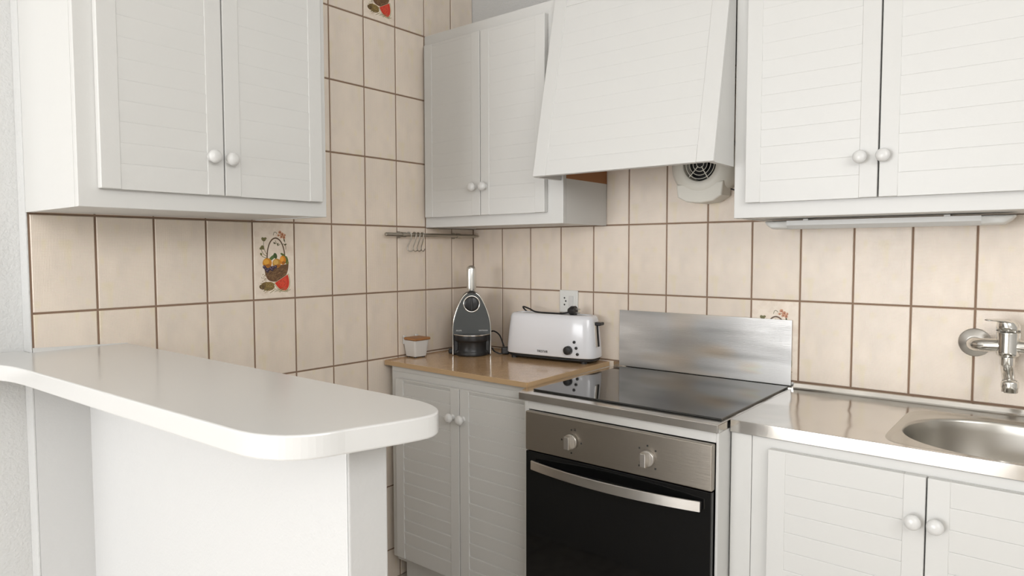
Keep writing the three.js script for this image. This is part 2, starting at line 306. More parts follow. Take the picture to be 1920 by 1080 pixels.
// ---------------------------------------------------------------- louvred cabinets
const PITCH = 0.0462;
const slatGeos = {};
function slatGeo(w, h, ledge = 0.0017) {                                                // upper edge stands proud of the next slat's foot
  const key = `${w.toFixed(4)},${h.toFixed(4)},${ledge}`;
  return slatGeos[key] ??= metreUV(prism([[0, 0], [0.0125 - ledge, 0], [0.0125, h - 0.0018], [0.0118, h - 0.0003], [0, h - 0.0003]], w).rotateY(-Math.PI / 2).scale(1, 1, 1).translate(w, 0, 0));
}
const knobGeo = lathe([[0.0001, 0.031], [0.007, 0.0305], [0.0125, 0.028], [0.0158, 0.0235], [0.0165, 0.019], [0.0148, 0.0145], [0.0105, 0.011], [0.0085, 0.0075], [0.0088, 0.003], [0.0108, 0.0005], [0.0108, 0], [0.0001, 0]], 28).rotateX(Math.PI / 2);
function louvrePanel(parent, w, h, stile, thick, ledge, mat = M.white) {      // stiles and slats, back at z = 0
  for (const x of [0, w - stile]) put('stile', box(x, x + stile, 0, h, 0, thick, 0.0022), mat, parent);
  put('backing', box(stile, w - stile, 0, h, 0, 0.004), mat, parent);
  const n = Math.floor(h / PITCH), rest = h - n * PITCH, sw = w - 2 * stile + 0.001;
  for (let k = 0; k <= n; k++) {                                        // the first slat from the foot is the widest
    const y = k ? k * PITCH + rest * 0.5 : 0, y1 = k < n && !(k === n - 1 && rest * 0.5 <= 0.0105) ? (k + 1) * PITCH + rest * 0.5 : h;
    if (y1 - y > 0.0105) put('slat', slatGeo(sw, y1 - y, ledge), mat, parent, [stile - 0.0005, y, 0.0069]);
  }
}
function door(cab, x, y, w, h, z, knobX, knobY, ledge = 0.0017, stile = 0.042) {
  const d = sub('door', cab, [x, y, z]);
  louvrePanel(d, w, h, stile, 0.02, ledge);
  put('knob', knobGeo, M.white_gloss, d, [knobX - x, knobY - y, 0.0195]);
  return d;
}
function carcass(cab, w, h, d, fr = 0.018) {
  put('carcass', [box(0, fr, 0, h, 0.002, d - 0.018), box(w - fr, w, 0, h, 0.002, d - 0.018), box(fr, w - fr, 0.002, 0.02, 0.002, d - 0.018), box(fr, w - fr, h - 0.02, h - 0.001, 0.002, d - 0.018), box(fr, w - fr, 0.02, h - 0.02, 0.002, 0.01)], M.white, cab);
}
function frameGeo(w, h, l, r, b, t, z0, z1) {
  const s = new THREE.Shape([[0, 0], [w, 0], [w, h], [0, h]].map(p => new THREE.Vector2(...p)));
  s.holes.push(new THREE.Path([[l, b], [l, h - t], [w - r, h - t], [w - r, b]].map(p => new THREE.Vector2(...p))));
  return metreUV(prism(s, z1 - z0, 0.0018, 2).translate(0, 0, z0));
}
function faceFrame(cab, w, h, d, l, r, b, t) { put('face_frame', frameGeo(w, h, l, r, b, t, d - 0.018, d), M.white, cab); }
// wall cabinet over the bar (local x runs from its near end towards the corner)
{
  const c = thing('wall_cabinet', 'white louvred wall cabinet hanging on the left tiled wall above the bar counter', 'cabinet', [0.001, 0.252, 1.631], Math.PI / 2);
  carcass(c, 0.631, 0.748, 0.35); faceFrame(c, 0.631, 0.748, 0.35, 0.045, 0.03, 0.05, 0.055);
  door(c, 0.039, 0.041, 0.279, 0.668, 0.3505, 0.281 + 0.005, 0.133);
  door(c, 0.321, 0.041, 0.285, 0.668, 0.3505, 0.331, 0.131);
}
// corner wall cabinet
{
  const c = thing('wall_cabinet', 'white louvred wall cabinet in the corner, half covered by the hood', 'cabinet', [0.002, 0.249, 0.001]);
  carcass(c, 0.668, 0.75, 0.28); faceFrame(c, 0.668, 0.75, 0.28, 0.03, 0.068, 0.052, 0.058);
  door(c, 0.017, 0.039, 0.292, 0.668, 0.2805, 0.283, 0.142);
  door(c, 0.312, 0.039, 0.292, 0.668, 0.2805, 0.335, 0.142);
  put('bare_side', box(0.668, 0.6695, 0.152, 0.75, 0.003, 0.262), M.bare_wood, c, undefined, 'unpainted brown wood on the cabinet side inside the hood');
}
// wall cabinet over the sink
{
  const c = thing('wall_cabinet', 'white louvred wall cabinet above the sink with a lamp below it', 'cabinet', [1.255, 0.247, 0.001]);
  carcass(c, 0.745, 0.753, 0.272); faceFrame(c, 0.745, 0.753, 0.272, 0.045, 0.045, 0.05, 0.055);
  door(c, 0.038, 0.041, 0.330, 0.671, 0.2725, 0.331, 0.141);
  door(c, 0.3715, 0.041, 0.330, 0.671, 0.2725, 0.3825, 0.141);
}

// ---------------------------------------------------------------- range hood
{
  const x0 = 0.645, x1 = 1.2535, yb = 0.393, zb = 0.419, slope = (0.419 - 0.294) / (1.0 - 0.393), yt = 1.0, t = 0.0125;
  const h = thing('range_hood', 'white wooden range hood with a leaning louvred front above the stove', 'range hood', [0, 0, 0]);
  const ang = Math.atan(slope), len = (yt - yb) / Math.cos(ang);
  const p = sub('front_panel', h, [x0, yb, zb - t]); p.rotation.x = -ang;
  const w = x1 - x0, st = 0.05;
  for (const x of [0, w - st]) put('stile', box(x, x + st, 0, len, 0, t, 0.002), M.white, p);
  put('rail', box(st, w - st, 0, 0.05, 0, t, 0.002), M.white, p);
  put('rail', box(st, w - st, len - 0.05, len, 0, t, 0.002), M.white, p);
  put('backing', box(st, w - st, 0.05, len - 0.05, 0, 0.003), M.white, p);
  const n = 11, sp = (len - 0.1) / n, sg = slatGeo(w - 2 * st, sp).clone().scale(1, 1, 0.72);
  for (let k = 0; k < n; k++) put('slat', sg, M.white, p, [st, 0.05 + k * sp, 0.0025]);
  const zf = y => zb - t * 1.02 - (y - yb) * slope;
  const cheek = (x, z0) => metreUV(prism([[-z0, yb], [-z0, yt], [-zf(yt), yt], [-zf(yb), yb]], 0.016, 0).rotateY(Math.PI / 2).translate(x, 0, 0));
  put('cheek', cheek(x1 - 0.0165, 0.2745), M.white, h);
  put('cheek', cheek(x0 + 0.001, 0.2815), M.white, h);
  put('duct_cover', box(0.675, 1.25, 1.003, CEIL - 0.002, 0.001, 0.285, 0.003), M.white, h);
  put('filter', [box(0.674, 1.252, 0.66, 0.672, 0.004, 0.262), ...Array.from({ length: 12 }, (_, k) => box(0.69, 1.236, 0.655, 0.66, 0.02 + k * 0.02, 0.03 + k * 0.02))], M.satin, h);
}
// extractor fan on the tiles under the hood
{
  const f = thing('extractor_fan', 'round ivory wall fan with dark grille peeking out under the range hood', 'fan', [1.064, 0.436, 0.001]);
  const housing = lathe([[0.0001, 0.03], [0.055, 0.03], [0.055, 0.078], [0.058, 0.081], [0.066, 0.083], [0.078, 0.082], [0.094, 0.074], [0.106, 0.058], [0.111, 0.03], [0.112, 0], [0.0001, 0]], 64).rotateX(Math.PI / 2);
  put('housing', housing, M.ivory, f);
  put('outlet', prism([[-0.082, -0.062], [-0.076, -0.105], [-0.045, -0.121], [0, -0.126], [0.045, -0.121], [0.074, -0.103], [0.079, -0.058]], 0.078, 0.006), M.ivory, f);
  put('well', cyl(0.0545, 0.002, 40).rotateX(Math.PI / 2), M.black_matte, f, [0, 0, 0.0315]);
  const rings = []; for (const r of [0.012, 0.024, 0.036, 0.048]) rings.push(new THREE.TorusGeometry(r, 0.0013, 6, 40));
  for (let k = 0; k < 5; k++) { const a = k * 2 * Math.PI / 5 - 1.05; rings.push(box(0.01, 0.0555, -0.0014, 0.0014, -0.001, 0.0014).rotateZ(a)); }
  put('grille', rings, M.ivory, f, [0, 0, 0.074]);
  put('hub', cyl(0.02, 0.03, 24).rotateX(Math.PI / 2), M.black, f, [0, 0, 0.047]);
  put('cable', tube([[0.085, -0.082, 0.03], [0.11, -0.09, 0.012], [0.15, -0.094, 0.006], [0.188, -0.096, 0.005]], 0.0022), M.dark_print, f);
}
// lamp under the right cabinet
{
  const l = thing('cabinet_lamp', 'slim white strip lamp mounted below the cabinet over the sink', 'lamp', [0, 0, 0]);
  const prof = [[0.05, 0.2425], [0.05, 0.228], [0.062, 0.219], [0.112, 0.219], [0.126, 0.229], [0.126, 0.2425]].map(([z, y]) => [-z, y]);
  put('diffuser', metreUV(prism(prof, 0.47).rotateY(Math.PI / 2).translate(1.355, 0, 0)), M.diffuser, l);
  for (const s of [0, 1]) {
    const g = loft([{ y: 0, rx: 0.0385, rz: 0.0125, n: 4, cx: 0.088, cz: 0.231 }, { y: 0.045, rx: 0.038, rz: 0.012, n: 4, cx: 0.088, cz: 0.2315 }, { y: 0.06, rx: 0.034, rz: 0.007, n: 3, cx: 0.088, cz: 0.2365 }, { y: 0.068, rx: 0.02, rz: 0.003, n: 2, cx: 0.088, cz: 0.2405 }], 40);
    // loft axis y becomes the lamp's x, loft x the depth, loft z the height
    const p = g.attributes.position;
    for (let i = 0; i < p.count; i++) { const a = p.getX(i), b = p.getY(i), c = p.getZ(i); p.setXYZ(i, s ? 1.825 + b : 1.355 - b, c, a); }
    if (!s) { const ix = g.index.array; for (let i = 0; i < ix.length; i += 3) { const q = ix[i]; ix[i] = ix[i + 1]; ix[i + 1] = q; } }
    g.computeVertexNormals();
    put('end_cap', g, M.plastic, l);
  }
  for (const x of [1.40, 1.745]) put('clip', box(x, x + 0.014, 0.236, 0.2468, 0.055, 0.122), M.plastic, l);
}

// ---------------------------------------------------------------- bar counter
{
  const b = thing('bar_counter', 'thick white bar counter with rounded corners on the low wall', 'counter', [0, 0, 0]);
  const s = new THREE.Shape();                                          // x, -z
  s.moveTo(0.0015, -1.404); s.lineTo(1.135, -1.394);
  s.bezierCurveTo(1.20, -1.396, 1.248, -1.42, 1.247, -1.462); s.bezierCurveTo(1.244, -1.50, 1.224, -1.555, 1.214, -1.592);
  s.bezierCurveTo(1.205, -1.65, 1.17, -1.69, 1.08, -1.692); s.lineTo(0.30, -1.719);
  s.bezierCurveTo(0.19, -1.724, 0.115, -1.73, 0.11, -1.82); s.lineTo(0.105, -2.4); s.lineTo(-0.053, -2.4); s.lineTo(-0.053, -1.633); s.lineTo(0.0015, -1.633); s.closePath();
  put('top', metreUV(prism(s, 0.036, 0.003, 2, 16).rotateX(-Math.PI / 2).translate(0, -0.132, 0)), M.counter_white, b);
  { const cg = prism([[0, 0], [0.007, 0], [0.0, 0.011]], 0.222), cp = cg.attributes.position; for (let i = 0; i < cp.count; i++) { const k = 0.12 + 0.88 * cp.getZ(i) / 0.222; cp.setXYZ(i, cp.getX(i) * k, cp.getY(i) * k, cp.getZ(i)); } cg.computeVertexNormals();
    put('caulk_bead', metreUV(cg.translate(0.0006, -0.0965, 1.405)), M.counter_white, b); }
}

// ---------------------------------------------------------------- base cabinet with brown worktop
{
  const z = 0.5, c = thing('base_cabinet', 'white louvred base cabinet under the brown worktop beside the oven', 'cabinet', [0.045, FLOOR, 0.001]);
  const H = -0.2915 - FLOOR, w = 0.697;
  put('top_rail', box(0, 0.655, H, H + 0.0195, 0.002, z, 0.0015), M.white, c);
  put('carcass', [box(0, 0.018, 0.1, H, 0.002, z - 0.02), box(w - 0.018, w, 0.1, H, 0.002, z - 0.02), box(0.018, w - 0.018, 0.1, 0.118, 0.002, z - 0.02), box(0.018, w - 0.018, H - 0.02, H, 0.002, z - 0.02), box(0.018, w - 0.018, 0.118, H - 0.02, 0.002, 0.01)], M.white, c);
  put('plinth', box(0.004, w, 0, 0.099, 0.01, z - 0.06), M.white, c);
  const yb = -1.0 - FLOOR;
  put('face_frame', frameGeo(w, H - yb, 0.05, 0.03, 0.05, 0.035, z - 0.02, z).translate(0, yb, 0), M.white, c);
  const dy = -0.985 - FLOOR, dh = -0.313 + 0.985, ky = -0.413 - FLOOR;
  door(c, 0.040, dy, 0.324, dh, z + 0.0005, 0.333, ky, 0.0042);
  door(c, 0.367, dy, 0.322, dh, z + 0.0005, 0.383, ky, 0.0042);
}
{
  const t = thing('worktop', 'glossy light brown laminate worktop in the corner carrying coffee machine and toaster', 'worktop', [0, 0, 0]);
  const s = [[0.003, -0.002], [0.003, -0.498], [0.012, -0.507], [0.700, -0.519], [0.702, -0.515], [0.684, -0.002]];
  put('slab', metreUV(prism(s.map(p => [p[0], p[1]]).reverse(), 0.0155, 0.0006, 1).rotateX(-Math.PI / 2).translate(0, -0.2705, 0)), M.brown_top, t);
  const strip = (a, b, o) => { const L = Math.hypot(b[0] - a[0], b[1] - a[1]); return box(0, L, -0.2715, -0.2555, -0.0003, 0.0016).rotateY(-Math.atan2(b[1] - a[1], b[0] - a[0])).translate(a[0], 0, a[1]); };
  put('edge_band', [strip([0.012, 0.507], [0.700, 0.5192]), strip([0.7024, 0.517], [0.6846, 0.003])], M.brown_edge, t);
}

// ---------------------------------------------------------------- oven housing, oven, hob, splash plate
{
  const h = thing('oven_housing', 'white cabinet housing the built-in oven under the glass hob', 'cabinet', [0, FLOOR, 0]);
  const H = -0.291 - FLOOR;
  put('side_panel', box(0.7445, 0.7595, 0, H, 0.004, 0.585, 0.0015), M.white, h);
  put('side_panel', box(1.3415, 1.3485, 0, H, 0.004, 0.585, 0.0015), M.white, h);
  put('top_rail', box(0.7595, 1.3415, H - 0.025, H, 0.5, 0.585, 0.0015), M.white, h);
  put('back_panel', box(0.7595, 1.3415, 0.1, H, 0.004, 0.012), M.white, h);
  put('shelf', box(0.7595, 1.3415, 0.17, 0.186, 0.012, 0.57), M.white, h);
  put('lower_panel', box(0.7595, 1.3415, 0.1, 0.2, 0.57, 0.585, 0.0015), M.white, h);
  put('plinth', box(0.7595, 1.3415, 0, 0.1, 0.45, 0.53), M.white, h);
}
const font = await new FontLoader().loadAsync('fonts/droid/droid_sans_bold.typeface.json');
function lettering(text, size, depth = 0.0004) { const g = new TextGeometry(text, { font, size, depth, curveSegments: 3, bevelEnabled: false }); g.computeBoundingBox(); const b = g.boundingBox; g.translate(-(b.max.x + b.min.x) / 2, -(b.max.y + b.min.y) / 2, 0); return g; }
{
  const X0 = 0.763, X1 = 1.3405, o = thing('oven', 'built-in electric oven with steel control panel and black glass door', 'oven', [0, 0, 0]);
  put('body', box(X0 + 0.02, X1 - 0.02, -0.915, -0.33, 0.05, 0.584), M.black_matte, o);
  const panel = put('control_panel', box(X0, X1, -0.4335, -0.3175, 0.5855, 0.606, 0.003), M.brushed, o);
  for (const [x, y, marks] of [[0.928, -0.381, 0], [1.166, -0.383, 1]]) {
    const k = sub('knob', o, [x, y, 0.606]);
    put('dial', lathe([[0.0001, 0.009], [0.020, 0.009], [0.0215, 0.0075], [0.022, 0], [0.0001, 0]], 40).rotateX(Math.PI / 2), M.satin, k);
    put('grip', prism([[-0.008, -0.018], [0.008, -0.018], [0.0085, 0], [0.008, 0.018], [-0.008, 0.018], [-0.0085, 0]], 0.019, 0.002).translate(0, 0, 0.0085), M.satin, k);
    const m = [];
    for (let i = 0; i < 8; i++) { const a = Math.PI / 2 - i * Math.PI / 4; if ((i + marks) % 2 === 0 || i === 0) m.push(box(-0.0024, 0.0024, -0.0024, 0.0024, 0, 0.0004).translate(0.033 * Math.cos(a), 0.033 * Math.sin(a), 0)); }
    if (!marks) m.push(box(-0.0035, 0.0035, -0.001, 0.001, 0, 0.0004).translate(0.012, 0.033, 0), box(-0.0035, 0.0035, -0.001, 0.001, 0, 0.0004).translate(0.012, 0.037, 0));
    put('markings', m, M.dark_print, k);
  }
  const d = sub('oven_door', o);
  put('glass', box(X0 + 0.001, X1 - 0.001, -0.832, -0.4365, 0.588, 0.6045, 0.002), M.black_glass, d);
  put('lower_trim', box(X0 + 0.001, X1 - 0.001, -0.905, -0.833, 0.588, 0.6045, 0.002), M.brushed, d);
  // bowed flat handle
  const N = 28, inner = [], outer = [];
  for (let i = 0; i <= N; i++) { const u = i / N * 2 - 1, x = 1.0545 + u * 0.262, z = 0.613 + 0.03 * (1 - u * u); outer.push([x, -z - 0.006]); inner.push([x, -z]); }
  put('handle', [prism([...outer, ...inner.reverse()].map(p => p), 0.027, 0.0012, 1).rotateX(-Math.PI / 2).translate(0, -0.486, 0),
    box(0.795, 0.812, -0.482, -0.464, 0.6, 0.6165), box(1.297, 1.314, -0.482, -0.464, 0.6, 0.6165)], M.satin, d);
}
{
  const t = thing('hob', 'black ceramic glass hob in a steel frame over the oven', 'hob', [0, 0, 0]);
  const ring = new THREE.Shape([[0.7055, -0.003], [1.3485, -0.003], [1.3485, -0.593], [0.728, -0.593], [0.7055, -0.54]].map(p => new THREE.Vector2(...p)));
  put('frame', [metreUV(prism(ring, 0.003, 0.001, 2).rotateX(-Math.PI / 2).translate(0, -0.272, 0)), box(0.729, 1.3485, -0.290, -0.270, 0.5885, 0.593, 0.0012), box(1.3455, 1.3485, -0.290, -0.270, 0.01, 0.592), box(0.7055, 1.3485, -0.272, -0.252, 0.001, 0.004), box(0.727, 0.73, -0.29, -0.27, 0.50, 0.592)], M.steel, t);
  put('glass_plate', box(0.746, 1.338, -0.2688, -0.2638, 0.022, 0.545, 0.0015), M.ceramic_glass, t);
}
{
  const s = thing('splash_plate', 'smeared stainless steel splash plate standing behind the hob', 'splash plate', [0, -0.2635, 0.004]);
  const sg = box(0.731, 1.341, 0.0, 0.204, 0, 0.0015, 0.0005), su = sg.attributes.uv;
  for (let i = 0; i < su.count; i++) su.setXY(i, (su.getX(i) - 0.731) / 0.61, su.getY(i) / 0.204);
  const p = put('sheet', sg, M.splash, s);
  p.rotation.x = -0.004; p.position.z = 0.002;
}

// ---------------------------------------------------------------- sink unit
{
  const z = 0.515, c = thing('base_cabinet', 'white louvred base cabinet under the steel sink at right', 'cabinet', [1.3525, FLOOR, 0.001]);
  const H = -0.2995 - FLOOR, w = 0.85;
  put('carcass', [box(0, 0.018, 0.1, H, 0.002, z - 0.02), box(w - 0.018, w, 0.1, H, 0.002, z - 0.02), box(0.018, w - 0.018, 0.1, 0.118, 0.002, z - 0.02), box(0.018, w - 0.018, 0.118, H - 0.02, 0.002, 0.01)], M.white, c);
  put('plinth', box(0.004, w, 0, 0.099, 0.01, z - 0.06), M.white, c);
  put('filler_strip', box(0, 0.052, 0.1, H, z - 0.02, z, 0.002), M.white, c);
  put('face_frame', frameGeo(w - 0.053, H - 0.12, 0.057, 0.05, 0.05, 0.05, z - 0.02, z).translate(0.053, 0.12, 0), M.white, c);
  const dy = -0.985 - FLOOR, dh = -0.322 + 0.985, ky = -0.417 - FLOOR;
  door(c, 0.098, dy, 0.329, dh, z + 0.0005, 0.407, ky);
  door(c, 0.4295, dy, 0.329, dh, z + 0.0005, 0.448, ky);
}
{
  const k = thing('sink_unit', 'stainless steel sink top with drainer and rounded bowl', 'sink', [0, 0, 0]);
  const CX = 1.90, CZ = 0.3045, RX = 0.217, RZ = 0.2045;
  const s = new THREE.Shape([[1.352, -0.004], [2.25, -0.004], [2.25, -0.522], [1.352, -0.522]].map(p => new THREE.Vector2(...p)));
  const hole = new THREE.Path(), N = 96, pts = [];
  for (let i = 0; i < N; i++) { const t = -i / N * Math.PI * 2, c = Math.cos(t), sn = Math.sin(t), e = 2 / 7; pts.push(new THREE.Vector2(CX + RX * Math.sign(c) * Math.abs(c) ** e, -(CZ + RZ * Math.sign(sn) * Math.abs(sn) ** e))); }
  hole.setFromPoints(pts); s.holes.push(hole);
  put('deck', [metreUV(prism(s, 0.002).rotateX(-Math.PI / 2).translate(0, -0.2695, 0)),
    box(1.352, 2.25, -0.2985, -0.2672, 0.5195, 0.5225, 0.0012)], M.steel, k);
  put('upstand', metreUV(prism([[-0.004, -0.2675], [-0.021, -0.2675], [-0.0185, -0.264], [-0.0145, -0.253], [-0.0115, -0.251], [-0.004, -0.251]], 0.9).rotateY(Math.PI / 2).translate(1.352, 0, 0)), M.steel, k);
  const R = (y, rx, rz, n, cz = 0.3005) => ({ y, rx, rz, n, cx: CX, cz });
  put('bowl', loft([R(-0.2674, RX + 0.0005, RZ + 0.0005, 7, CZ), R(-0.2678, RX - 0.002, RZ - 0.002, 7, CZ), R(-0.2708, RX - 0.008, RZ - 0.008, 6.5, CZ), R(-0.2716, RX - 0.011, RZ - 0.010, 6, CZ), R(-0.2718, 0.2045, 0.1885, 2.2), R(-0.2735, 0.2015, 0.1855, 2.2), R(-0.279, 0.1985, 0.1825, 2.2), R(-0.30, 0.1965, 0.1805, 2.25), R(-0.36, 0.190, 0.174, 2.3), R(-0.395, 0.178, 0.162, 2.3), R(-0.412, 0.155, 0.14, 2.3), R(-0.419, 0.12, 0.11, 2.2), R(-0.423, 0.04, 0.04, 2)].map(r => r).reverse(), 128, true, false), M.steel_bowl, k);
  put('drain', lathe([[0.0001, 0.002], [0.03, 0.002], [0.036, 0.0035], [0.038, 0.0], [0.0001, -0.001]], 32), M.chrome, k, [CX, -0.4225, 0.3005]);
}
{
  const f = thing('faucet', 'chrome wall-mounted single-lever mixer tap over the sink', 'faucet', [1.885, -0.084, 0]);
  for (const s of [-1, 1]) {
    put('flange', lathe([[0.0001, 0.012], [0.014, 0.012], [0.02, 0.0105], [0.035, 0.004], [0.0375, 0.0015], [0.0375, 0.0005], [0.0001, 0.0005]], 40).rotateX(Math.PI / 2), M.satin, f, [s * 0.075, -0.005, 0.0005]);
    put('inlet_pipe', tube([[s * 0.075, -0.005, 0.008], [s * 0.075, -0.005, 0.03], [s * 0.0715, -0.004, 0.048], [s * 0.058, -0.003, 0.061], [s * 0.04, -0.002, 0.066], [0, 0, 0.068]], 0.0170, 40, 18), M.chrome, f);
  }
  put('body', lathe([[0.0001, -0.028], [0.019, -0.028], [0.0235, -0.024], [0.0245, -0.015], [0.0245, 0.02], [0.0255, 0.032], [0.0255, 0.0345], [0.0001, 0.0345]], 40), M.chrome, f, [0, 0, 0.068]);
  const lever = sub('lever', f, [0, 0.036, 0.068]); lever.rotation.y = -2.05;
  put('cap', loft([{ y: 0, rx: 0.0255, rz: 0.0255 }, { y: 0.012, rx: 0.026, rz: 0.025, cx: 0.001 }, { y: 0.02, rx: 0.0245, rz: 0.022, cx: 0.003 }, { y: 0.027, rx: 0.02, rz: 0.017, cx: 0.007 }, { y: 0.031, rx: 0.011, rz: 0.010, cx: 0.012 }], 36), M.chrome, lever);
  const lp = []; for (const [x, y, rz, ry] of [[-0.016, 0.014, 0.019, 0.008], [0.012, 0.024, 0.0175, 0.007], [0.035, 0.029, 0.0145, 0.0042], [0.06, 0.031, 0.0105, 0.003], [0.078, 0.032, 0.010, 0.0028], [0.086, 0.032, 0.006, 0.0015]]) lp.push({ y: x, rx: ry, rz, n: 2.4, cx: -y });
  put('handle', loft(lp, 28).rotateZ(-Math.PI / 2), M.chrome, lever);
  put('collar', lathe([[0.0001, -0.052], [0.013, -0.052], [0.016, -0.048], [0.016, -0.03], [0.0175, -0.0275], [0.0001, -0.0275]], 32), M.chrome, f, [0, 0, 0.068]);
  put('spout', tube([[0, -0.046, 0.068], [0.0005, -0.056, 0.07], [0.003, -0.068, 0.082], [0.006, -0.079, 0.102], [0.009, -0.086, 0.122], [0.0105, -0.0895, 0.133]], 0.0142, 40, 18), M.chrome, f);
  put('aerator', lathe([[0.0001, -0.018], [0.0155, -0.018], [0.0172, -0.016], [0.0172, -0.008], [0.0185, -0.006], [0.0185, 0.006], [0.016, 0.012], [0.0001, 0.015]], 32), M.chrome, f, [0.0105, -0.0885, 0.136]);
}

// ---------------------------------------------------------------- rail and hooks on the left wall
{
  const r = thing('utensil_rail', 'thin steel utensil rail on the left wall near the corner', 'rail', [0.03, 0.2185, 0]);
  put('bar', lathe([[0.0001, 0.019], [0.0064, 0.019], [0.0072, 0.021], [0.0072, 0.511], [0.0064, 0.513], [0.0001, 0.513]], 20).rotateX(Math.PI / 2), M.rail_steel, r);
  put('finial', lathe([[0.0001, 0.006], [0.0035, 0.007], [0.0045, 0.012], [0.003, 0.016], [0.003, 0.02], [0.0001, 0.02]], 16).rotateX(Math.PI / 2), M.rail_steel, r);
  for (const z of [0.425, 0.125]) put('bracket', [cyl(0.0098, 0.02, 20).rotateX(Math.PI / 2).translate(0, 0, z), cyl(0.006, 0.03, 16).rotateZ(Math.PI / 2).translate(-0.0145, 0, z), cyl(0.013, 0.004, 24).rotateZ(Math.PI / 2).translate(-0.0275, 0, z)], M.rail_steel, r);
  const spec = [[0.397, 0.75, 'leftmost steel S-hook on the rail, set a little apart'], [0.3695, 0.12, 'second steel S-hook from the left on the rail'], [0.349, 0.02, 'third steel S-hook from the left on the rail'], [0.3285, -0.1, 'rightmost steel S-hook on the rail, nearest the wall corner']];
  const path = []; for (let i = 0; i <= 10; i++) { const a = Math.PI * 1.15 - i / 10 * Math.PI * 1.15; path.push([0.0096 * Math.cos(a), 0.0096 * Math.sin(a), 0]); }
  path.push([0.0075, -0.015, 0], [0.001, -0.032, 0], [-0.0055, -0.046, 0]);
  for (let i = 0; i <= 8; i++) { const a = Math.PI + i / 8 * Math.PI * 0.95; path.push([0.005 + 0.0115 * Math.cos(a), -0.052 + 0.0115 * Math.sin(a), 0]); }
  const hg = tube(path, 0.0021, 90, 8);
  for (const [z, turn, label] of spec) { const h = put(numbered('s_hook'), hg, M.rail_steel, scene, [0.03, 0.2185, z]); h.rotation.y = turn; h.userData = { label, category: 'hook', group: 'S-hooks on the rail' }; }
}

// ---------------------------------------------------------------- socket
{
  const s = thing('wall_socket', 'square white wall socket with a rocker switch behind the toaster', 'socket', [0.505, -0.04, 0.0005]);
  put('plate', box(-0.042, 0.042, -0.043, 0.044, 0, 0.008, 0.003), M.plastic, s);
  put('module', box(-0.031, 0.031, -0.026, 0.028, 0.007, 0.0095, 0.001), M.plastic, s);
  put('rocker', box(0.004, 0.024, -0.02, 0.022, 0.009, 0.0125, 0.0015), M.white_gloss, s);
  put('pin_holes', [[-0.017, 0.014], [-0.011, 0.002], [-0.017, -0.012]].map(([x, y]) => cyl(0.0034, 0.0012, 16).rotateX(Math.PI / 2).translate(x, y, 0.0095)), M.dark_print, s);
}

